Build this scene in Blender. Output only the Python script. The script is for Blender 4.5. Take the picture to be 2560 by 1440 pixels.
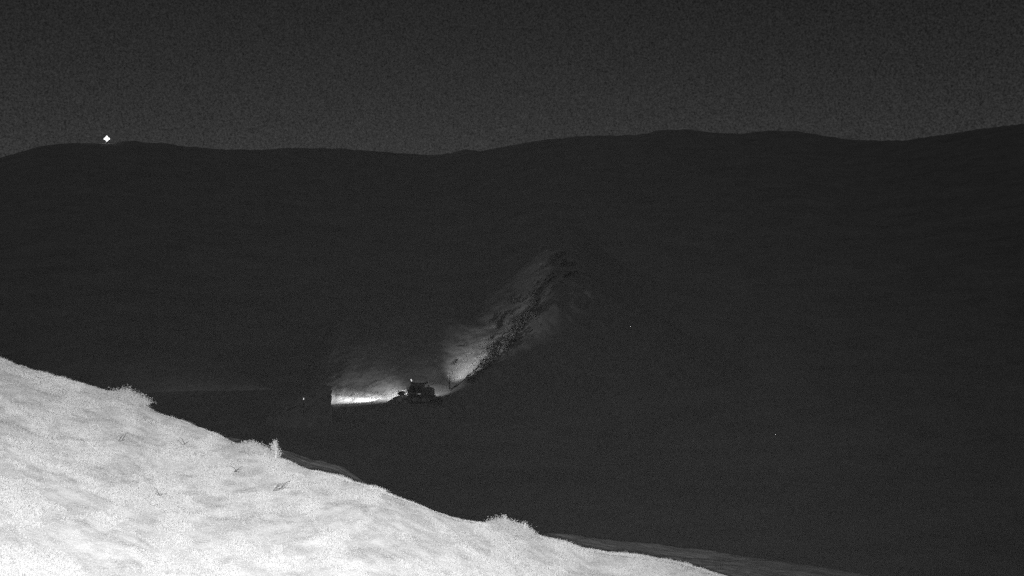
import bpy, bmesh, math, random
import numpy as np
from mathutils import Vector, Matrix

random.seed(7)
rng = np.random.default_rng(11)
R = math.radians
sc = bpy.context.scene
for o in list(bpy.data.objects):
    bpy.data.objects.remove(o)

# ------------------------------------------------------------------ camera
F = 2745.0                                   # focal length in pixels of the 2560 px wide frame
cam = bpy.data.cameras.new("camera")
cam.sensor_width = 36.0
cam.lens = 36.0 * F / 2560.0
cam.clip_start = 0.05
cam.clip_end = 20000
camo = bpy.data.objects.new("camera", cam)
sc.collection.objects.link(camo)
camo.location = (0, 0, 0)
camo.rotation_euler = (R(90), 0, 0)
sc.camera = camo

# ------------------------------------------------------------------ sky (night, monochrome infrared)
SUN_EL, SUN_AZ = 58.0, 185.0                 # direction of the added fill sun, behind the camera
world = bpy.data.worlds.new("World")
sc.world = world
world.use_nodes = True
nt = world.node_tree
nt.nodes.clear()
N = nt.nodes.new
out = N("ShaderNodeOutputWorld")
bg = N("ShaderNodeBackground")
sky = N("ShaderNodeTexSky")
sky.sky_type = 'NISHITA'
sky.sun_disc = False
sky.sun_elevation = R(SUN_EL)
sky.sun_rotation = R(SUN_AZ)
sky.altitude = 1800
sky.air_density = 0.35
sky.dust_density = 1.0
bw = N("ShaderNodeRGBToBW")
nt.links.new(sky.outputs[0], bw.inputs[0])
# fine noise multiplied into the sky brightness, imitating sensor grain
tc = N("ShaderNodeTexCoord")
st = N("ShaderNodeTexNoise")
st.inputs['Scale'].default_value = 620.0
st.inputs['Detail'].default_value = 2.0
st.inputs['Roughness'].default_value = 0.8
nt.links.new(tc.outputs['Generated'], st.inputs['Vector'])
mr = N("ShaderNodeMapRange")
mr.inputs['From Min'].default_value = 0.25
mr.inputs['From Max'].default_value = 0.75
mr.inputs['To Min'].default_value = 0.2
mr.inputs['To Max'].default_value = 1.8
mr.clamp = False
nt.links.new(st.outputs[0], mr.inputs['Value'])
mul = N("ShaderNodeMath"); mul.operation = 'MULTIPLY'
nt.links.new(bw.outputs[0], mul.inputs[0])
nt.links.new(mr.outputs[0], mul.inputs[1])
nt.links.new(mul.outputs[0], bg.inputs['Color'])
bg.inputs['Strength'].default_value = 0.0155
nt.links.new(bg.outputs[0], out.inputs['Surface'])

# ------------------------------------------------------------------ dim sun lamp, added as fill to lift the mountain
sun = bpy.data.lights.new("fill_sun", 'SUN')
sun.energy = 0.024
sun.angle = R(0.5)
suno = bpy.data.objects.new("fill_sun", sun)
sc.collection.objects.link(suno)
sdir = Vector((math.sin(R(SUN_AZ)) * math.cos(R(SUN_EL)), math.cos(R(SUN_AZ)) * math.cos(R(SUN_EL)), math.sin(R(SUN_EL))))
suno.rotation_euler = sdir.to_track_quat('Z', 'Y').to_euler()

# ------------------------------------------------------------------ infrared lamp of the surveillance camera
ir = bpy.data.lights.new("infrared_lamp", 'SPOT')
ir.energy = 15200
ir.spot_size = R(74)
ir.spot_blend = 1.0
ir.shadow_soft_size = 0.04
iro = bpy.data.objects.new("infrared_lamp", ir)
sc.collection.objects.link(iro)
iro.location = (0.06, -0.04, -0.06)
iro.rotation_euler = Vector((0.22, -1.0, 0.18)).to_track_quat('Z', 'Y').to_euler()

# ------------------------------------------------------------------ exposure
vs = sc.view_settings
vs.view_transform = 'Standard'
vs.look = 'None'
vs.exposure = 0.0
vs.gamma = 1.0
vs.use_curve_mapping = False
sc.render.engine = 'CYCLES'
sc.cycles.use_denoising = False
sc.cycles.use_adaptive_sampling = True
sc.cycles.adaptive_threshold = 0.3
sc.cycles.adaptive_min_samples = 48
sc.cycles.seed = 5
sc.cycles.use_light_tree = True
sc.cycles.max_bounces = 4
sc.cycles.diffuse_bounces = 2
sc.cycles.volume_bounces = 0
sc.cycles.sample_clamp_indirect = 0.5
sc.cycles.sample_clamp_direct = 20.0

# ================================================================== helpers
def P(u, v, d):
    """point seen at pixel (u, v) of the 2560x1440 frame, d metres into the scene"""
    return Vector(((u - 1280.0) / F * d, d, -(v - 720.0) / F * d))

def hash2(ix, iy, seed):
    h = (ix.astype(np.int64) * 374761393 + iy.astype(np.int64) * 668265263 + seed * 1442695041) & 0xFFFFFFFF
    h = ((h ^ (h >> 13)) * 1274126177) & 0xFFFFFFFF
    h = h ^ (h >> 16)
    return (h & 0xFFFFFF) / float(0xFFFFFF)

def vnoise(x, y, seed=0):
    x = np.asarray(x, float); y = np.asarray(y, float)
    ix = np.floor(x); iy = np.floor(y)
    fx = x - ix; fy = y - iy
    fx = fx * fx * (3 - 2 * fx); fy = fy * fy * (3 - 2 * fy)
    a = hash2(ix, iy, seed); b = hash2(ix + 1, iy, seed)
    c = hash2(ix, iy + 1, seed); d = hash2(ix + 1, iy + 1, seed)
    return (a * (1 - fx) + b * fx) * (1 - fy) + (c * (1 - fx) + d * fx) * fy - 0.5

def fbm(x, y, seed=0, octv=5, rough=0.5):
    s = 0.0; amp = 1.0; f = 1.0
    for k in range(octv):
        s = s + amp * vnoise(x * f + 17.3 * k, y * f - 9.1 * k, seed + k)
        amp *= rough; f *= 2.03
    return s

def sstep(a, b, x):
    t = np.clip((x - a) / (b - a), 0, 1)
    return t * t * (3 - 2 * t)

def link(o, parent=None):
    sc.collection.objects.link(o)
    if parent is not None:
        o.parent = parent
    return o

def grid_object(name, X, Y, Z, mat, kind='structure', smooth=True):
    n, m = X.shape
    me = bpy.data.meshes.new(name)
    co = np.stack([X, Y, Z], -1).reshape(-1, 3).astype(np.float32)
    i = np.arange(n * m).reshape(n, m)
    q = np.stack([i[:-1, :-1], i[1:, :-1], i[1:, 1:], i[:-1, 1:]], -1).reshape(-1, 4)
    me.vertices.add(len(co)); me.vertices.foreach_set('co', co.ravel())
    me.loops.add(q.size); me.loops.foreach_set('vertex_index', q.ravel().astype(np.int32))
    me.polygons.add(len(q))
    me.polygons.foreach_set('loop_start', np.arange(0, q.size, 4, dtype=np.int32))
    me.polygons.foreach_set('loop_total', np.full(len(q), 4, dtype=np.int32))
    me.polygons.foreach_set('use_smooth', np.full(len(q), smooth))
    me.update(calc_edges=True); me.validate()
    me.materials.append(mat)
    o = link(bpy.data.objects.new(name, me))
    if kind: o['kind'] = kind
    return o

def tri_mesh(name, co, tris, mat):
    me = bpy.data.meshes.new(name)
    co = np.asarray(co, np.float32); tris = np.asarray(tris, np.int32)
    me.vertices.add(len(co)); me.vertices.foreach_set('co', co.ravel())
    me.loops.add(tris.size); me.loops.foreach_set('vertex_index', tris.ravel())
    me.polygons.add(len(tris))
    me.polygons.foreach_set('loop_start', np.arange(0, tris.size, 3, dtype=np.int32))
    me.polygons.foreach_set('loop_total', np.full(len(tris), 3, dtype=np.int32))
    me.update(calc_edges=True)
    me.materials.append(mat)
    return me

def mass_normals(me, base_n, jitter):
    """turn the fine faces' shading towards the surface of the mass they form"""
    n = len(me.vertices)
    v = np.tile(np.asarray(base_n, float), (n, 1)) + rng.normal(size=(n, 3)) * jitter
    v /= np.linalg.norm(v, axis=1)[:, None]
    me.polygons.foreach_set('use_smooth', np.full(len(me.polygons), True))
    me.normals_split_custom_set_from_vertices(v.tolist())

def face_out(co, t, d=(0.25, -0.75, 0.6)):
    """wind every triangle so that its front looks outwards from the hillside"""
    co = np.asarray(co); d = np.asarray(d)
    nn = np.cross(co[t[:, 1]] - co[t[:, 0]], co[t[:, 2]] - co[t[:, 0]])
    flip = (nn @ d) < 0
    t = t.copy(); t[flip] = t[flip][:, ::-1]
    return t

def blades(base, length, width, lean, curl=0.35):
    """arched grass blades, kite shaped; length is one value per blade"""
    n = len(base)
    az = rng.uniform(0, 2 * np.pi, n)
    L = length * rng.uniform(0.55, 1.25, n)
    W = width * rng.uniform(0.6, 1.3, n)
    le = lean * rng.uniform(0.1, 1.6, n)
    d = np.stack([np.cos(az), np.sin(az), np.zeros(n)], -1)
    s = np.stack([-np.sin(az), np.cos(az), np.zeros(n)], -1)
    up = np.array([0, 0, 1.0])
    mid = base + d * (L * le * 0.35)[:, None] + up * (L * 0.5)[:, None]
    tip = base + d * (L * (le * 0.9 + curl * 0.5))[:, None] + up * (L * (1.0 - 0.35 * le))[:, None]
    w = (s * W[:, None]) * 0.5
    co = np.stack([base, mid + w, tip, mid - w], 1).reshape(-1, 3)
    b = np.arange(n)[:, None] * 4
    t = np.concatenate([b + np.array([0, 1, 3]), b + np.array([1, 2, 3])], 1).reshape(-1, 3)
    return co, t

def leaf_cloud(centres, size, stretch=(1, 1, 1)):
    """small randomly turned leaf faces (quads as two triangles)"""
    n = len(centres)
    v = rng.normal(size=(n, 3)); v /= np.linalg.norm(v, axis=1)[:, None]
    w = rng.normal(size=(n, 3)); w -= v * (v * w).sum(1)[:, None]; w /= np.linalg.norm(w, axis=1)[:, None]
    s = size * rng.uniform(0.5, 1.4, n)[:, None]
    co = np.stack([centres - v * s, centres + w * s * 0.45, centres + v * s, centres - w * s * 0.45], 1).reshape(-1, 3)
    b = np.arange(n)[:, None] * 4
    t = np.concatenate([b + np.array([0, 1, 2]), b + np.array([0, 2, 3])], 1).reshape(-1, 3)
    return co, t

# ------------------------------------------------------------------ materials
def mat(name, lo, hi, scale=5.0, rough=0.9, detail=8.0, nrough=0.7, bump=0.0, bscale=None, spec=0.2, metal=0.0, contrast=(0.3, 0.7), emit=None, trans=0.0):
    m = bpy.data.materials.new(name)
    m.use_nodes = True
    t = m.node_tree
    b = t.nodes['Principled BSDF']
    b.inputs['Roughness'].default_value = rough
    b.inputs['Specular IOR Level'].default_value = spec
    b.inputs['Metallic'].default_value = metal
    tcn = t.nodes.new('ShaderNodeTexCoord')
    nz = t.nodes.new('ShaderNodeTexNoise')
    nz.inputs['Scale'].default_value = scale
    nz.inputs['Detail'].default_value = detail
    nz.inputs['Roughness'].default_value = nrough
    t.links.new(tcn.outputs['Object'], nz.inputs['Vector'])
    mp = t.nodes.new('ShaderNodeMapRange')
    mp.inputs['From Min'].default_value = contrast[0]
    mp.inputs['From Max'].default_value = contrast[1]
    mp.inputs['To Min'].default_value = lo
    mp.inputs['To Max'].default_value = hi
    t.links.new(nz.outputs[0], mp.inputs['Value'])
    t.links.new(mp.outputs[0], b.inputs['Base Color'])
    if bump:
        n2 = t.nodes.new('ShaderNodeTexNoise')
        n2.inputs['Scale'].default_value = bscale or scale * 3
        n2.inputs['Detail'].default_value = 6
        t.links.new(tcn.outputs['Object'], n2.inputs['Vector'])
        bn = t.nodes.new('ShaderNodeBump')
        bn.inputs['Strength'].default_value = bump
        bn.inputs['Distance'].default_value = 0.05
        t.links.new(n2.outputs[0], bn.inputs['Height'])
        t.links.new(bn.outputs[0], b.inputs['Normal'])
    if emit:
        b.inputs['Emission Color'].default_value = (1, 1, 1, 1)
        b.inputs['Emission Strength'].default_value = emit
    if trans:
        b.inputs['Transmission Weight'].default_value = trans
    return m

M_mount = mat('mountain_scrub', 0.28, 0.64, scale=0.05, detail=15, nrough=0.92, contrast=(0.36, 0.64), spec=0.0)
M_snow = mat('groomed_snow', 0.26, 0.60, scale=0.7, detail=12, nrough=0.8, bump=0.25, bscale=1.6, rough=0.75, spec=0.05)
M_scrub = mat('scrub_ground', 0.20, 0.52, scale=0.6, detail=12, nrough=0.8, spec=0.0)
M_bank = mat('turf', 0.50, 0.66, scale=3.2, bump=0.15, bscale=26, spec=0.05, contrast=(0.35, 0.65))
M_bank2 = mat('far_turf', 0.55, 0.80, scale=1.5, bump=0.4, bscale=8, spec=0.05)
M_grass = mat('pale_grass', 0.53, 0.68, scale=2.6, rough=0.8, spec=0.1, contrast=(0.36, 0.64))
M_leaf = mat('pale_shrub_leaf', 0.33, 0.47, scale=6, rough=0.8, spec=0.1)
M_stalk = mat('dry_stalk', 0.45, 0.65, scale=20, spec=0.05)
M_twig = mat('dark_twig_bark', 0.06, 0.14, scale=30, spec=0.05)
M_stone = mat('dark_stone', 0.10, 0.28, scale=14, bump=0.4)
M_dark = mat('dark_shrub_leaf', 0.05, 0.17, scale=3, spec=0.05)
M_paint = mat('body_paint', 0.20, 0.30, scale=2.5, rough=0.45, spec=0.4)
M_rubber = mat('track_rubber', 0.06, 0.12, scale=9, rough=0.85)
M_steel = mat('worn_steel', 0.35, 0.55, scale=4, rough=0.5, metal=0.6)
M_glass = mat('cab_glass', 0.02, 0.03, scale=3, rough=0.08, spec=0.6)
M_lens = mat('lamp_lens', 0.8, 0.9, scale=3, emit=0.1)
M_beacon = mat('beacon_lens', 0.8, 0.9, scale=3, emit=0.9)
M_marker = mat('side_marker_lens', 0.8, 0.9, scale=3, emit=0.35)
M_pole = mat('black_pole', 0.015, 0.03, scale=6, spec=0.05)
M_rock = mat('dark_rock', 0.30, 0.62, scale=0.8, detail=10, nrough=0.7, bump=0.3, spec=0.05)
M_plate = mat('white_plate', 0.7, 0.8, scale=3, rough=0.6)
M_wood = mat('dark_timber', 0.2, 0.4, scale=3, detail=10)
M_roof = mat('dark_roof_sheet', 0.25, 0.4, scale=2, rough=0.6)
M_globe = mat('ridge_globe_and_glare', 0.8, 0.9, scale=3, emit=1.8)

# ================================================================== the large structure
# ---- ground: valley floor rising to the mountain ridge, one sheet to the horizon
RIDGE = [(-2400, 420), (-1400, 500), (-600, 430), (-150, 408), (0, 393), (50, 380), (100, 364), (150, 358), (200, 358), (267, 357), (330, 352), (400, 357), (470, 365), (560, 374), (640, 374),
         (740, 370), (850, 370), (930, 377), (1000, 383), (1090, 386), (1130, 382), (1165, 373), (1200, 377), (1260, 366), (1330, 353),
         (1400, 345), (1470, 338), (1560, 338), (1600, 336), (1650, 325), (1700, 322), (1750, 326), (1800, 333), (1860, 333), (1930, 326),
         (1980, 326), (2040, 336), (2120, 347), (2200, 352), (2270, 350), (2330, 340), (2400, 330), (2480, 318), (2560, 308), (2800, 280), (3400, 340), (5000, 300)]
RU = np.array([p[0] for p in RIDGE], float); RV = np.array([p[1] for p in RIDGE], float)
phi = np.concatenate([np.linspace(-180, -42, 70), np.linspace(-41.5, 41.5, 560), np.linspace(42, 180, 70)])
ph = np.radians(phi)
uu = np.where(np.abs(phi) < 60, 1280 + F * np.tan(np.clip(ph, -1.1, 1.1)), np.where(phi < 0, -2400, 5000))
vv = np.interp(uu, RU, RV) + 2.2 * fbm(uu / 26.0, uu * 0, 3, 4, 0.6)
tanr = (720 - vv) / F * np.maximum(np.cos(ph), 0.5)
Rr = 900 + 130 * np.sin(ph * 5.0 + 0.6) + np.where(uu > 1130, -120, 60) * sstep(0, 1, np.abs(uu - 1130) / 250)
rad = np.concatenate([np.linspace(0.5, 150, 60), np.linspace(155, 1150, 260), np.linspace(1170, 3000, 40), np.array([4500., 7000.])])
RA, PH = np.meshgrid(rad, ph)
X = RA * np.sin(PH); Y = RA * np.cos(PH)
RR = Rr[:, None]; TT = tanr[:, None]
VAL = -27.0
near = -10.0 + (VAL + 10.0) * sstep(6, 52, RA)
s = np.clip((RA - 165) / (RR - 165), 0, 1)
zr = TT * RR
Z = near + (zr - VAL) * (0.25 * s ** 2 + 0.75 * s ** 1.1)
rel = fbm(X / 90.0, Y / 90.0, 21, 3, 0.5) * 3.0 * s * (1 - s) * 3.0
gul = np.abs(vnoise(PH * 26, RA / 700.0, 5)) * 3.0 * s * (1 - s) * 2.0
Z = Z + rel - gul + 0.15 * fbm(X / 14.0, Y / 14.0, 33, 4) * sstep(40, 70, RA) * (1 - 0.8 * s)
back = np.clip(RA - RR, 0, None)
Z = np.where(RA > RR, zr - back * 0.22 + 8 * fbm(X / 160., Y / 160., 8, 3) * sstep(0, 200, back), Z)
Z = np.maximum(Z, -60)
grid_object('ground', X, Y, Z, M_mount)

# ---- snow bench and piste above the valley: lit by the machine
LIP = [(300, 1062, 214), (500, 1042, 207), (700, 1024, 201.5), (830, 1016, 199), (900, 1015, 198), (1000, 1011, 198), (1060, 1008, 198.5), (1110, 999, 201),
       (1150, 974, 205), (1190, 938, 210), (1240, 893, 216), (1290, 843, 223), (1340, 776, 231), (1380, 722, 239), (1450, 664, 250), (1600, 600, 268), (1800, 560, 290)]
LU = np.array([p[0] for p in LIP], float)
us = np.linspace(440, 1700, 560)
def END(u, d):
    """the bench falls away at its left end"""
    return -34.0 * (1 - sstep(470, 770, u)) + 0 * d
lv = np.interp(us, LU, [p[1] for p in LIP]); ld = np.interp(us, LU, [p[2] for p in LIP])
k = np.ones(9) / 9.0
lv = np.convolve(np.pad(lv, 4, 'edge'), k, 'valid'); ld = np.convolve(np.pad(ld, 4, 'edge'), k, 'valid')
lx = (us - 1280) / F * ld; lz = -(lv - 720) / F * ld
ds = np.concatenate([np.linspace(0, 30, 70), np.linspace(31, 90, 60)])
D_, U_ = np.meshgrid(ds, us)
LX = lx[:, None]; LD = ld[:, None]; LZ = lz[:, None]
dq = np.clip(D_, 0, 17)
flat = 0.10 * dq + 0.009 * dq ** 2 + 0.40 * np.clip(D_ - 17, 0, None) - 0.0024 * np.clip(D_ - 30, 0, None) ** 2
ramp = 0.30 * D_ - 0.0028 * np.clip(D_ - 25, 0, None) ** 2
mixr = sstep(1085, 1190, U_)
g = flat * (1 - mixr) + ramp * mixr
SX = LX + 0 * D_; SY = LD + D_
SZ = LZ + g + 0.34 * fbm(SX / 5.0, SY / 5.0, 51, 5, 0.6) * sstep(0, 6, D_) + 0.7 * fbm(SX / 16.0, SY / 16.0, 61, 3) * sstep(6, 20, D_)
SZ = SZ - sstep(60, 90, D_) * 30 + END(U_, D_) - 24.0 * sstep(1410, 1690, U_)
grid_object('snow_slope', SX, SY, SZ, M_snow)
def snow_z(x, y):
    """height of the snow bench at plan position"""
    i = np.argmin((SX - x) ** 2 + (SY - y) ** 2)
    return float(SZ.ravel()[i])

# the scrubby flank that drops from the lip towards the valley
dd = np.linspace(0, 40, 70)
D2, U2 = np.meshgrid(dd, us)
m2 = sstep(1085, 1190, U2)
FX = LX + 0.85 * m2 * D2; FY = LD - (1 - 0.45 * m2) * D2
FZ = LZ - 0.06 * D2 - 0.5 * np.clip(D2 - 0.6, 0, None) + 0.5 * fbm(FX / 3.0, FY / 3.0, 71, 5) * sstep(0.5, 4, D2)
FZ = FZ - 0.004 + END(U2, 0 * D2) * (1 - sstep(1, 6, D2)) - 24.0 * sstep(1410, 1690, U2)
grid_object('scrub_flank', FX, FY, FZ, M_scrub)

# ---- near bank below the camera
EDGE = [(-900, 690), (-300, 815), (0, 889), (60, 908), (150, 937), (250, 965), (300, 979), (340, 993), (390, 1024), (450, 1044), (560, 1089), (690, 1137), (780, 1166), (900, 1201),
        (1030, 1251), (1100, 1279), (1220, 1306), (1260, 1308), (1330, 1330), (1430, 1360), (1500, 1374), (1670, 1399), (1800, 1434), (1850, 1448), (2100, 1530), (2560, 1690), (3000, 1820)]
EU = np.array([p[0] for p in EDGE], float) / F - 1280 / F
EV = (np.array([p[1] for p in EDGE], float) - 720) / F
def crest_depth(a):
    return 14.4 - 2.6 * (a + 0.13) + 0.5 * np.sin(a * 14)
def bank_z(x, y):
    a = x / y
    dc = crest_depth(a)
    zc = -np.interp(a, EU, EV) * dc - 0.045
    pl = -6.3 - 0.30 * x + 0.22 * y
    plc = -6.3 - 0.30 * a * dc + 0.22 * dc
    z = pl + (zc - plc) * sstep(0.2, 1.0, y / dc)
    b = np.clip(y - dc, 0, None)
    z = np.where(y > dc, zc - 0.16 * b - 0.10 * b ** 2, z)
    fade = 0.35 + 0.65 * sstep(0, 2.0, np.abs(y - dc))
    z = z + 0.045 * fbm(x / 0.9, y / 0.9, 91, 4, 0.5) * fade + 0.024 * fbm(x / 0.33, y / 0.33, 93, 3, 0.6) + 0.012 * fbm(x / 0.13, y / 0.13, 97, 3)
    return z
aa = np.linspace(-0.85, 0.62, 620)
ys = np.concatenate([np.linspace(1.2, 4, 30), np.linspace(4.05, 16.5, 420), np.linspace(16.7, 30, 50)])
YB, AB = np.meshgrid(ys, aa)
XB = AB * YB
grid_object('near_bank', XB, YB, bank_z(XB, YB), M_bank)

# ---- second bank, farther down, at the edge of the infrared lamp's reach
EDGE2 = [(300, 1060), (600, 1098), (700, 1122), (780, 1150), (860, 1170), (950, 1222), (1100, 1292), (1250, 1325), (1340, 1332), (1380, 1330), (1440, 1336), (1530, 1350), (1600, 1357), (1690, 1370),
         (1850, 1388), (2000, 1412), (2150, 1438), (2300, 1478), (2560, 1560)]
E2U = np.array([p[0] for p in EDGE2], float) / F - 1280 / F
E2V = (np.array([p[1] for p in EDGE2], float) - 720) / F
a2 = np.linspace(E2U[0], E2U[-1], 360)
y2 = np.concatenate([np.linspace(18, 34, 170), np.linspace(34.3, 58, 50)])
Y2, A2 = np.meshgrid(y2, a2)
X2 = A2 * Y2
dc2 = 31 + 1.5 * np.sin(A2 * 11)
t2 = -np.interp(A2, E2U, E2V) - 2.6 * (1 / np.minimum(Y2, dc2) - 1 / dc2)
b2 = np.clip(Y2 - dc2, 0, None)
Z2 = np.where(Y2 > dc2, -np.interp(A2, E2U, E2V) * dc2 - 0.25 * b2 - 0.06 * b2 ** 2, t2 * Y2)
Z2 = Z2 + 0.12 * fbm(X2 / 1.8, Y2 / 1.8, 120, 5, 0.6)
grid_object('lower_bank', X2, Y2, Z2, M_bank2)

# ---- air: thin night mist
def haze_box(dens):
    bm = bmesh.new()
    bmesh.ops.create_cube(bm, size=1.0)
    me = bpy.data.meshes.new('haze')
    bmesh.ops.scale(bm, vec=(16000, 16000, 500), verts=bm.verts)
    bmesh.ops.translate(bm, vec=(0, 0, 185), verts=bm.verts)
    bm.to_mesh(me); bm.free()
    o = link(bpy.data.objects.new('haze', me)); o['kind'] = 'stuff'
    m = bpy.data.materials.new('night_air'); m.use_nodes = True
    t = m.node_tree; t.nodes.clear()
    oo = t.nodes.new('ShaderNodeOutputMaterial'); pv = t.nodes.new('ShaderNodeVolumePrincipled')
    pv.inputs['Color'].default_value = (0.8, 0.8, 0.8, 1)
    pv.inputs['Density'].default_value = dens
    t.links.new(pv.outputs[0], oo.inputs['Volume'])
    me.materials.append(m)
HAZE = 0.00003
if HAZE: haze_box(HAZE)

# ================================================================== grass (uncountable)
def grass(name, n, xr, yr, zf, length, width, m, keep=None):
    x = rng.uniform(*xr, n); y = rng.uniform(*yr, n)
    if keep is not None:
        k_ = keep(x, y); x = x[k_]; y = y[k_]
    z = zf(x, y)
    tuft = np.clip(0.75 + 1.9 * fbm(x / 0.34, y / 0.34, 150, 3, 0.6), 0.5, 2.2)
    co, t = blades(np.stack([x, y, z - 0.008], -1), length * tuft, width, 0.9)
    me = tri_mesh(name, co, face_out(co, t), m)
    mass_normals(me, (0.28, -0.55, 0.9), 0.16)
    o = link(bpy.data.objects.new(name, me))
    o['kind'] = 'stuff'
    o['label'] = 'short pale grass covering the near bank below the camera'
    o['category'] = 'grass'
    return o
def in_view(x, y):
    a = x / y
    dc = crest_depth(a)
    bottom = -6.3 / y + 0.22 - 0.30 * a
    clump = np.where(bottom < -0.29, -9, fbm(x / 0.55, y / 0.55, 140, 3) + 1.2)
    return (np.abs(a) < 0.52) & (y < dc + 0.8) & (y > 8.3) & (clump > rng.uniform(-0.35, 0.35, len(x)))
grass('grass', 1150000, (-8.0, 4.6), (8.3, 16.3), bank_z, 0.036, 0.0052, M_grass, in_view)

# ================================================================== things
def tag(o, label, cat, group=None):
    o['label'] = label; o['category'] = cat
    if group: o['group'] = group
    return o

def empty(name, loc, rz=0.0):
    o = bpy.data.objects.new(name, None)
    o.empty_display_size = 0.3
    o.location = loc; o.rotation_euler = (0, 0, rz)
    return link(o)

class MB:
    """collects bevelled boxes, tubes and prisms into one mesh"""
    def __init__(self): self.bm = bmesh.new()
    def box(self, x0, x1, y0, y1, z0, z1, bev=0.03):
        r = bmesh.ops.create_cube(self.bm, size=1.0)
        vs_ = r['verts']
        for v in vs_:
            v.co = Vector((x0 if v.co.x < 0 else x1, y0 if v.co.y < 0 else y1, z0 if v.co.z < 0 else z1))
        if bev:
            es = list({e for v in vs_ for e in v.link_edges})
            bmesh.ops.bevel(self.bm, geom=es, offset=bev, segments=2, affect='EDGES')
        return self
    def prism(self, pts, y0, y1, bev=0.03):
        """outline in x/z extruded across y"""
        a = [self.bm.verts.new((x, y0, z)) for x, z in pts]
        b = [self.bm.verts.new((x, y1, z)) for x, z in pts]
        fs = [self.bm.faces.new(a[::-1]), self.bm.faces.new(b)]
        n = len(pts)
        for i in range(n):
            fs.append(self.bm.faces.new((a[i], a[(i + 1) % n], b[(i + 1) % n], b[i])))
        if bev:
            es = list({e for f in fs for e in f.edges})
            bmesh.ops.bevel(self.bm, geom=es, offset=bev, segments=2, affect='EDGES')
        return self
    def tube(self, p0, p1, r0, r1=None, seg=10):
        p0 = Vector(p0); p1 = Vector(p1); r1 = r0 if r1 is None else r1
        q = (p1 - p0).to_track_quat('Z', 'Y')
        rings = []
        for p, r in ((p0, r0), (p1, r1)):
            rings.append([self.bm.verts.new(p + q @ Vector((r * math.cos(2 * math.pi * i / seg), r * math.sin(2 * math.pi * i / seg), 0))) for i in range(seg)])
        for i in range(seg):
            self.bm.faces.new((rings[0][i], rings[0][(i + 1) % seg], rings[1][(i + 1) % seg], rings[1][i]))
        self.bm.faces.new(rings[0][::-1]); self.bm.faces.new(rings[1])
        return self
    def ball(self, c, r, sub=2, sq=(1, 1, 1), rough=0.0, seed=0):
        q = bmesh.ops.create_icosphere(self.bm, subdivisions=sub, radius=1.0)
        rr = random.Random(seed)
        for v in q['verts']:
            j = 1 + rough * (rr.random() - 0.5)
            v.co = Vector(c) + Vector((v.co.x * r * sq[0] * j, v.co.y * r * sq[1] * j, v.co.z * r * sq[2] * j))
        return self
    def build(self, name, m, parent=None, smooth=False):
        me = bpy.data.meshes.new(name)
        bmesh.ops.recalc_face_normals(self.bm, faces=self.bm.faces)
        self.bm.to_mesh(me); self.bm.free()
        if smooth:
            me.polygons.foreach_set('use_smooth', [True] * len(me.polygons))
        me.materials.append(m)
        return link(bpy.data.objects.new(name, me), parent)

def on_snow(u, v):
    """point of the snow slope seen at a pixel"""
    tu = (u - 1280) / F; tv = -(v - 720) / F
    n_ = int(np.searchsorted(ds, 50.0))                  # the side that faces the camera
    ax, ay, az = SX[:, :n_], SY[:, :n_], SZ[:, :n_]
    i = np.argmin((ax / ay - tu) ** 2 + (az / ay - tv) ** 2)
    return Vector((float(ax.ravel()[i]), float(ay.ravel()[i]), float(az.ravel()[i])))

# lamps of the machine: place on it, picture point aimed at, watts, cone
LAMPS = [(1.75, 0.75, 3.36, 860, 1001, 34000, 27, 'headlight'),
         (1.75, 0.0, 3.36, 862, 994, 9000, 38, 'headlight'),
         (1.75, -0.75, 3.36, 900, 982, 3600, 106, 'headlight'),
         (2.3, 0.95, 1.95, 1003, 1004, 8, 110, 'headlight'),  # small extra lamp, added to brighten the blade
         (-1.15, 0.0, 3.4, 1305, 758, 27000, 46, 'work_lamp'),
         (-1.3, -0.7, 2.68, 1095, 920, 900, 126, 'work_lamp')]
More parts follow.
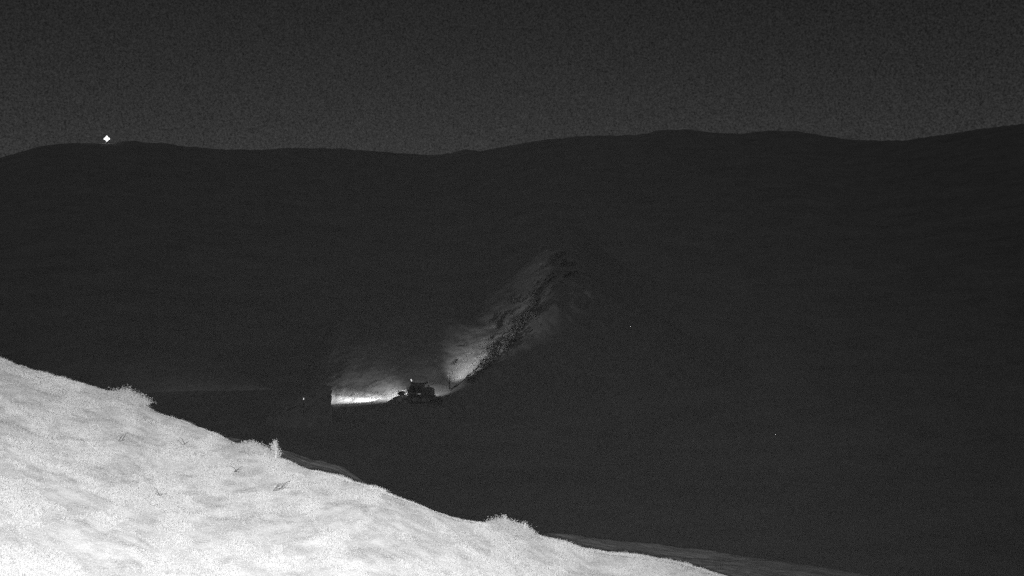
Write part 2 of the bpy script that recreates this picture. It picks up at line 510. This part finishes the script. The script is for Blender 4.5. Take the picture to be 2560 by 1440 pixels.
# ---------------------------------------------------------------- snow groomer, facing left in the picture
def groomer():
    base = P(1052, 1006, 200.5)
    z = snow_z(base.x, base.y)
    root = empty('snow_groomer', (base.x, base.y, z + 0.02), R(180 - 6))
    tag(root, 'dark tracked snow groomer with front blade and lit lamps on the snow bench', 'snow groomer')
    # local axes: +x forward, -y away from... width along y, z up
    L0, L1 = -2.45, 2.25
    for sy in (-1, 1):                                   # tracks
        y0, y1 = (sy * 1.05, sy * 2.3) if sy > 0 else (sy * 2.3, sy * 1.05)
        pts = [(L0 + 0.55, 0.03), (L1 - 0.55, 0.03), (L1 - 0.1, 0.3), (L1, 0.62), (L1 - 0.15, 0.95), (L1 - 0.5, 1.08), (L0 + 0.45, 1.02), (L0 + 0.1, 0.88), (L0, 0.55), (L0 + 0.12, 0.25)]
        tr = MB().prism(pts, y0, y1, 0.04).build('track', M_rubber, root)
        for i in range(12):                              # grouser bars
            x = L0 + 0.5 + i * 0.335
            MB().box(x - 0.03, x + 0.03, y0 - 0.04, y1 + 0.04, -0.03, 0.05, 0.008).build('grouser', M_steel, tr)
        for i in range(5):                               # road wheels on the outer side
            x = L0 + 0.65 + i * 0.85
            yo = y1 if sy > 0 else y0
            MB().tube((x, yo - sy * 0.1, 0.42), (x, yo + sy * 0.03, 0.42), 0.34, seg=20).build('road_wheel', M_steel if i % 2 else M_paint, tr)
    MB().box(-2.3, 2.1, -1.0, 1.0, 0.5, 1.25, 0.06).build('chassis', M_rubber, root)
    # cab: raked front screen
    cab = MB().prism([(2.15, 1.25), (2.2, 1.75), (1.75, 2.95), (1.55, 3.12), (-0.45, 3.16), (-0.62, 3.0), (-0.72, 1.25)], -1.15, 1.15, 0.07).build('cab', M_paint, root)
    for sy in (-1, 1):
        y0 = sy * 1.153
        MB().prism([(1.98, 1.8), (1.62, 2.82), (0.55, 2.86), (0.55, 1.6), (1.2, 1.6)], min(y0, y0 + sy * 0.015), max(y0, y0 + sy * 0.015), 0.0).build('side_window', M_glass, cab)
        MB().prism([(0.4, 1.7), (0.4, 2.86), (-0.4, 2.86), (-0.5, 1.7)], min(y0, y0 + sy * 0.015), max(y0, y0 + sy * 0.015), 0.0).build('side_window', M_glass, cab)
        MB().box(0.44, 0.52, min(y0, y0 + sy * 0.05), max(y0, y0 + sy * 0.05), 1.3, 1.6, 0.01).build('door_handle', M_steel, cab)
        MB().tube((1.95, sy * 1.1, 2.5), (2.25, sy * 1.5, 2.55), 0.03).box(2.2, 2.3, min(sy * 1.4, sy * 1.62), max(sy * 1.4, sy * 1.62), 2.1, 2.6, 0.02).build('mirror', M_rubber, root)
        # side marker: the short bright dash low on the flank
    MB().prism([(2.225, 1.85), (1.82, 2.86), (1.835, 2.865), (2.24, 1.855)], -0.98, 0.98, 0.0).build('windscreen', M_glass, cab)
    MB().box(-1.2, 1.7, -1.0, 1.0, 3.165, 3.245, 0.02).build('roof_rack', M_rubber, root)
    # rear deck / engine housing
    MB().prism([(-0.75, 1.25), (-0.75, 2.42), (-1.0, 2.5), (-2.1, 2.36), (-2.38, 2.1), (-2.42, 1.2)], -1.1, 1.1, 0.06).build('engine_cover', M_paint, root)
    for i in range(4):
        MB().box(-1.95 + i * 0.28, -1.8 + i * 0.28, -1.135, 1.135, 1.55, 2.05, 0.01).build('vent', M_rubber, root)
    MB().tube((-1.7, 0.75, 2.3), (-1.7, 0.75, 2.85), 0.09).build('exhaust', M_steel, root)
    MB().box(-0.2, 0.35, 1.17, 1.215, 1.33, 1.40, 0.01).build('side_marker', M_marker, root)
    MB().box(-0.3, 0.45, 1.153, 1.19, 1.29, 1.44, 0.01).build('grab_rail', M_steel, root)
    # roof beacon on a raked stem
    st_ = MB().tube((1.35, 0.5, 3.2), (1.58, 0.5, 3.62), 0.035).build('beacon_stem', M_plate, root)
    MB().tube((1.56, 0.5, 3.58), (1.74, 0.5, 3.98), 0.075, 0.105, 12).build('beacon', M_beacon, st_)
    # blade: curved mouldboard with end plates, on two push arms
    prof = []
    for i in range(9):
        t = i / 8.0
        prof.append((3.45 - 0.32 * math.sin(math.pi * t) + 0.10 * t, 0.06 + 1.15 * t))
    pts = prof + [(x - 0.10, z_) for x, z_ in reversed(prof)]
    MB().prism(pts, -2.45, 2.45, 0.0).build('blade', M_steel, root)
    for sy in (-1, 1):
        y0 = sy * 2.45
        MB().prism([(3.0, 0.08), (3.6, 0.06), (3.72, 0.6), (3.55, 1.2), (3.05, 1.1)], min(y0, y0 + sy * 0.06), max(y0, y0 + sy * 0.06), 0.01).build('end_plate', M_plate, root)
        MB().box(2.0, 3.2, min(sy * 0.55, sy * 0.8), max(sy * 0.55, sy * 0.8), 0.45, 0.7, 0.03).build('push_arm', M_steel, root)
        MB().tube((2.1, sy * 0.4, 1.2), (3.15, sy * 0.4, 0.85), 0.07).build('lift_ram', M_steel, root)
    MB().box(3.1, 3.85, -2.4, 2.4, 1.25, 1.72, 0.06).build('blade_guard', M_rubber, root)
    for sy in (-1, 1):
        MB().tube((3.2, sy * 1.6, 1.15), (3.3, sy * 1.6, 1.3), 0.06).build('guard_bracket', M_steel, root)
    # tiller behind
    MB().box(-3.45, -2.75, -2.3, 2.3, 0.12, 0.55, 0.08).build('tiller', M_rubber, root)
    MB().box(-2.9, -2.3, -0.35, 0.35, 0.45, 0.75, 0.04).build('tiller_hitch', M_steel, root)
    MB().prism([(-3.45, 0.3), (-4.05, 0.05), (-4.05, 0.02), (-3.4, 0.1)], -2.3, 2.3, 0.0).build('finisher_flap', M_rubber, root)

    def lamp(x, y, zz, aim, power, size, blend, n='headlight'):
        d = Vector(aim).normalized()
        p = Vector((x, y, zz))
        h = MB().tube(p - d * 0.16, p, 0.09, 0.13, 14).build(n, M_rubber, root)
        MB().tube(p + d * 0.002, p + d * 0.03, 0.11, 0.10, 14).build('lens', M_lens, h)
        l = bpy.data.lights.new('lamp_beam', 'SPOT')
        l.energy = power; l.spot_size = R(size); l.spot_blend = blend; l.shadow_soft_size = 0.025
        lo = bpy.data.objects.new('lamp_beam', l)
        link(lo, root)
        lo.location = p + d * 0.06
        lo.rotation_euler = (-d).to_track_quat('Z', 'Y').to_euler()
    def toward(x, y, zz, tgt):
        w = root.location + Matrix.Rotation(root.rotation_euler.z, 3, 'Z') @ Vector((x, y, zz))
        return Matrix.Rotation(-root.rotation_euler.z, 3, 'Z') @ (tgt - w)
    for (x, y, zz, tu, tv, pw, cone, n) in LAMPS:
        lamp(x, y, zz, toward(x, y, zz, on_snow(tu, tv)), pw, cone, 1.0, n)
    return root
groomer()

# ---------------------------------------------------------------- rock that stands before the left end of the bench
def outcrop():
    D = 192.0
    fr = P(831, 1040, D)                                 # front right corner, the one that cuts the light
    plan = [(0.0, 0.0), (-1.3, 5.0), (-6.6, 27.0), (-12.0, 27.0), (-11.4, 5.0), (-11.2, -0.6), (-8.5, -2.0), (-5.0, -2.2), (-2.0, -1.2)]  # long rear tail added to stop headlight beams reaching the far left
    top = [4.95, 4.6, 2.9, 2.4, 2.2, 0.6, 2.0, 3.6, 4.6]
    n = 10
    sub = []
    for i in range(len(plan)):
        a_ = Vector(plan[i]); b_ = Vector(plan[(i + 1) % len(plan)])
        for k_ in range(n):
            t = k_ / n
            sub.append((a_.lerp(b_, t), top[i] * (1 - t) + top[(i + 1) % len(plan)] * t))
    bm = bmesh.new(); rings = []
    c0 = Vector((-5.0, 5.0))
    for lv_ in range(15):
        h = lv_ / 11.0
        ring = []
        for k_, (p, tp) in enumerate(sub):
            if lv_ <= 11:
                q = p + (c0 - p) * (0.06 * h - (0.5 if (lv_ == 0 and k_ not in range(0, 2 * n)) else 0.0)); z_ = tp * h if lv_ else -9.0
            else:
                q = p + (c0 - p) * (0.06 + (lv_ - 11) * 0.3); z_ = tp + 0.12 * (lv_ - 11)
            w = 0.75 * float(fbm(np.array(k_ * 0.5), np.array(lv_ * 0.7), 200, 4)) * min(1, lv_ / 3)
            ring.append(bm.verts.new((q.x + w * 0.5, q.y + w, z_ + w * 0.5)))
        rings.append(ring)
    m_ = len(sub)
    for a_, b_ in zip(rings[:-1], rings[1:]):
        for k_ in range(m_):
            bm.faces.new((a_[k_], a_[(k_ + 1) % m_], b_[(k_ + 1) % m_], b_[k_]))
    bm.faces.new(rings[-1])
    bmesh.ops.recalc_face_normals(bm, faces=bm.faces)
    me = bpy.data.meshes.new('rock_outcrop'); bm.to_mesh(me); bm.free()
    me.materials.append(M_rock)
    o = link(bpy.data.objects.new('rock_outcrop', me)); o.location = fr
    tag(o, 'dark steep mound that cuts off the left end of the lit snow', 'rock')
outcrop()

# ---------------------------------------------------------------- tiny lamp in the dark left of the bench
def marker_lamp():
    p = P(759, 997, 188.0)
    h = 2.6
    root = empty('marker_lamp', (p.x, p.y, p.z - h))
    tag(root, 'tiny lit lamp on a thin post in the dark left of the lit snow', 'lamp')
    MB().tube((0, 0, -0.2), (0, 0, h - 0.14), 0.05, 0.04, 8).build('post', M_pole, root)
    MB().tube((0, 0, h - 0.14), (0.02, 0, h + 0.16), 0.075, 0.06, 12).build('lamp_glass', M_beacon, root)
    MB().tube((0.02, 0, h + 0.165), (0.02, 0, h + 0.22), 0.12, 0.03, 12).build('cap', M_pole, root)
marker_lamp()

# ---------------------------------------------------------------- thin post with crossarm on the lit slope
def post():
    D = 206.0
    b = P(1124, 974, D)
    z = snow_z(b.x, b.y)
    root = empty('slope_post', (b.x, b.y, z - 0.15))
    tag(root, 'thin dark upright post with a short crossarm on the lit snow behind the groomer', 'post')
    MB().tube((0, 0, 0), (-0.1, 0, 3.5), 0.17, 0.12, 12).build('pole', M_pole, root)
    MB().box(-0.42, 0.42, -0.07, 0.07, 2.98, 3.14, 0.01).build('crossarm', M_pole, root)
    MB().tube((-0.1, 0, 3.4), (-0.28, 0, 3.75), 0.07).build('pole_head', M_pole, root)
    MB().box(-0.3, 0.3, -0.3, 0.3, -0.1, 0.45, 0.05).build('foot', M_stone, root)
post()

def stake(u, v, D, h, label):
    b = P(u, v, D)
    z = snow_z(b.x, b.y)
    root = empty('stake', (b.x, b.y, z - 0.1))
    tag(root, label, 'stake')
    MB().tube((0, 0, 0), (0.03, 0, h), 0.07, 0.05, 8).build('pole', M_pole, root)
    MB().box(-0.1, 0.1, -0.03, 0.03, h - 0.25, h - 0.05, 0.01).build('plate', M_wood, root)
stake(930, 1012, 198.2, 0.75, 'tiny dark stake on the near lip of the lit snow in front of the groomer')

# ---------------------------------------------------------------- dark shrubs and a flat dark strip
def dark_shrub(name, path, rad_, n, label, size=0.16):
    p0 = Vector(path[0])
    root = empty(name, p0)
    tag(root, label, 'shrub')
    pts = []
    for i in range(len(path) - 1):
        a_ = np.array(Vector(path[i]) - p0); b_ = np.array(Vector(path[i + 1]) - p0)
        t = rng.uniform(0, 1, n)[:, None]
        pts.append(a_ + (b_ - a_) * t + rng.normal(size=(n, 3)) * rad_ * np.array([1, 1, 0.55]) + np.array([0, 0, rad_ * 0.4]))
    c = np.concatenate(pts)
    co, t = leaf_cloud(c, size)
    link(bpy.data.objects.new('foliage', tri_mesh('foliage', co, t, M_dark)), root)
    st = MB()
    for i in range(len(path) - 1):
        st.tube(Vector(path[i]) - p0 - Vector((0, 0, 0.2)), Vector(path[i + 1]) - p0 + Vector((0, 0, 0.1)), 0.06, 0.03, 6)
    for i in range(8):
        q = Vector(c[rng.integers(len(c))])
        st.tube((0, 0, -0.1), q, 0.03, 0.012, 5)
    st.build('stem', M_wood, root)

dark_shrub('low_shrub', [on_snow(1240, 828), on_snow(1248, 808), on_snow(1262, 786)], 0.28, 420, 'long dark low shrub high on the lit snow slope', 0.15)
dark_shrub('low_shrub', [on_snow(1131, 912), on_snow(1140, 902)], 0.2, 260, 'small dark shrub on the lit slope just above the thin post', 0.12)
dark_shrub('low_shrub', [on_snow(1128, 974), on_snow(1146, 962)], 0.16, 260, 'flat dark strip trailing from the foot of the thin post', 0.10)  # flat strip of dark leaf faces running from the post's foot

# dark scrub along the lip of the piste (uncountable)
def lip_scrub():
    C = []
    for i in range(64):
        u0 = random.triangular(1150, 1450, 1310)
        spread = 1.0 + 9.0 * (u0 - 1170) / 250.0
        off0 = abs(random.gauss(0, 1.0)) * spread - 0.5 if random.random() < 0.72 else random.uniform(0, 26)
        for k_ in range(random.choice((1, 2, 3, 5, 8, 11))):
            j = int(np.clip(np.searchsorted(us, u0 + random.gauss(0, 9)), 0, len(us) - 1))
            y = ld[j] + max(off0 + random.gauss(0, 1.3), -0.6)
            x = lx[j] + random.gauss(0, 0.3)
            z = snow_z(x, y)
            r = random.choice((0.15, 0.2, 0.3, 0.45, 0.8))
            n = int(230 * r) + 12
            C.append(np.array([x, y, z + r * 0.15]) + rng.normal(size=(n, 3)) * r * np.array([0.7, 0.7, 0.34]))
    co, t = leaf_cloud(np.concatenate(C), 0.17)
    o = link(bpy.data.objects.new('scrub', tri_mesh('scrub', co, t, M_dark)))
    o['kind'] = 'stuff'
    o['label'] = 'ragged dark scrub along the right edge of the lit snow slope'
    o['category'] = 'scrub'
lip_scrub()

# ---------------------------------------------------------------- lamp on the mountain ridge
def ridge_lamp():
    tph = math.atan((267 - 1280) / F)
    i = int(np.argmin(np.abs(ph - tph)))
    d = float(Rr[i] * math.cos(tph)) - 2
    p = P(267, 347, d)
    root = empty('ridge_lamp', (p.x, p.y, p.z - 6.0))
    tag(root, 'bright white lamp on a short mast on the left mountain ridge', 'lamp')
    MB().tube((0, 0, 0), (0, 0, 4.6), 0.25, 0.18, 10).build('mast', M_wood, root)
    MB().tube((0, 0, 4.2), (0, 0, 4.7), 0.7, 0.9, 16).build('collar', M_wood, root)
    MB().ball((0, 0, 6.0), 1.45, 3).ball((0, 0, 6.0), 2.5, 1, (0.42, 0.42, 1)).ball((0, 0, 6.0), 2.5, 1, (1, 0.42, 0.42)).build('globe_and_glare', M_globe, root)  # stretched balls build the lamp's glare spikes into the globe's shape
ridge_lamp()

# ---------------------------------------------------------------- plants and stones of the near bank
def on_bank(u, v):
    """point of the near bank seen at a pixel (or its crest if the pixel is above it)"""
    a = (u - 1280) / F
    y = np.linspace(6.0, float(crest_depth(np.array(a))), 1500)
    z = bank_z(a * y, y)
    i = int(np.argmin(np.abs(z / y + (v - 720) / F)))
    return Vector((a * y[i], y[i], z[i]))

def shrub(name, u, v, w, h, n, label, tips=(), leaf=0.03):
    b = on_bank(u, v)
    root = empty(name, b)
    tag(root, label, 'shrub')
    cs = []
    nl = 16
    for i in range(nl):                                  # uneven mound of leaf clumps
        t = (i + 0.5) / nl * 2 - 1
        prof = (1 - abs(t) ** 2.2) * (0.75 + 0.4 * random.random())
        m = int(n / nl * (0.5 + prof))
        c = np.array([t * w / 2, random.uniform(-0.12, 0.12), h * prof * 0.45])
        cs.append(c + rng.normal(size=(m, 3)) * np.array([w / nl * 0.9, 0.12, h * prof * 0.24 + 0.01]))
    for (tx, th, tn, lean) in tips:                      # taller sprigs
        tt = rng.uniform(0, 1, tn)[:, None] ** 0.8
        c = np.array([tx, 0, 0]) + tt * np.array([lean, 0, th]) + rng.normal(size=(tn, 3)) * 0.028 * (1.25 - 0.6 * tt)
        cs.append(c)
    c = np.concatenate(cs)
    c[:, 2] -= 0.2 * c[:, 0]
    co, t = leaf_cloud(c, leaf)
    me = tri_mesh('foliage', co, face_out(co, t), M_leaf)
    mass_normals(me, (0.28, -0.6, 0.8), 0.25)
    link(bpy.data.objects.new('foliage', me), root)
    st = MB()
    for i in range(12):
        q = Vector(c[rng.integers(len(c))])
        st.tube((q.x * 0.4, 0, -0.05), q, 0.008, 0.003, 5)
    for (tx, th, tn, lean) in tips:
        st.tube((tx, 0, -0.05), (tx + lean, 0, th), 0.012, 0.006, 6)
    st.build('stem', M_stalk, root)

shrub('low_shrub', 312, 1000, 0.60, 0.115, 9000, 'broad rounded pale shrub on the crest at the left', leaf=0.010)
shrub('low_shrub', 1278, 1326, 0.60, 0.10, 8000, 'pale peaked shrub on the crest near the middle of the bottom edge', tips=((-0.08, 0.16, 620, 0.0), (0.15, 0.10, 360, 0.03)), leaf=0.010)
shrub('low_shrub', 632, 1120, 0.42, 0.07, 3600, 'low ragged shrub on the crest beside the upright stalk', leaf=0.010)

def stalk():
    b = on_bank(688, 1130)
    root = empty('dry_stalk', b)
    tag(root, 'single upright fuzzy stalk standing on the crest of the pale bank', 'plant')
    h = 0.225
    st = MB().tube((0.0, 0, -0.05), (0.015, 0, h * 0.55), 0.018, 0.012, 8).tube((0.015, 0, h * 0.53), (-0.012, 0, h), 0.012, 0.006, 8)
    st.tube((0.012, 0, h * 0.35), (-0.06, 0.02, h * 0.42), 0.008, 0.004, 6)
    st.build('stem', M_stalk, root)
    tt = rng.uniform(0, 1, 900)[:, None]
    c = tt * np.array([0.0, 0, h]) + np.array([0.012, 0, 0]) * np.sin(tt * 6) + rng.normal(size=(900, 3)) * (0.018 + 0.030 * (1 - tt) ** 2)
    tt2 = rng.uniform(0, 1, 220)[:, None]
    c2 = np.array([0.01, 0, h * 0.3]) + tt2 * np.array([-0.12, 0, -0.04]) + rng.normal(size=(220, 3)) * 0.018
    co, t = leaf_cloud(np.concatenate([c, c2]), 0.011)
    me = tri_mesh('seed_head', co, face_out(co, t), M_leaf)
    mass_normals(me, (0.28, -0.6, 0.8), 0.25)
    link(bpy.data.objects.new('seed_head', me), root)
stalk()

def twigs(u, v, size, n, label, seed):
    rr = random.Random(seed)
    root = empty('fallen_twig', on_bank(u, v) + Vector((0, 0, 0.012)))
    tag(root, label, 'twig')
    for k_ in range(n):
        a_ = rr.uniform(-0.5, 0.9) + (math.pi if rr.random() < 0.5 else 0)
        p = Vector((rr.uniform(-0.3, 0.3) * size, rr.uniform(-0.3, 0.3) * size, 0.0))
        b = MB(); r = 0.0055
        for q in range(3):
            L = size * rr.uniform(0.25, 0.45)
            p2 = p + Vector((math.cos(a_) * L, math.sin(a_) * L * 0.6, rr.uniform(-0.01, 0.05) * (1 if q < 2 else 0.4) + L * 0.12))
            b.tube(p, p2, r, r * 0.7, 6); p = p2; r *= 0.7; a_ += rr.uniform(-0.7, 0.7)
        b.build('branch', M_twig, root)
twigs(398, 1241, 0.09, 3, 'dark twigs lying in the bright grass at lower left', 1)
twigs(692, 1228, 0.14, 6, 'largest tangle of dark twigs, in the grass below the upright stalk', 2)
twigs(588, 1182, 0.10, 4, 'thin dark twigs in the grass left of the largest twig tangle', 3)
twigs(458, 1113, 0.08, 3, 'small dark twigs in the grass below the broad rounded shrub', 4)
twigs(300, 1105, 0.08, 3, 'faint dark twigs left of those below the broad rounded shrub', 5)
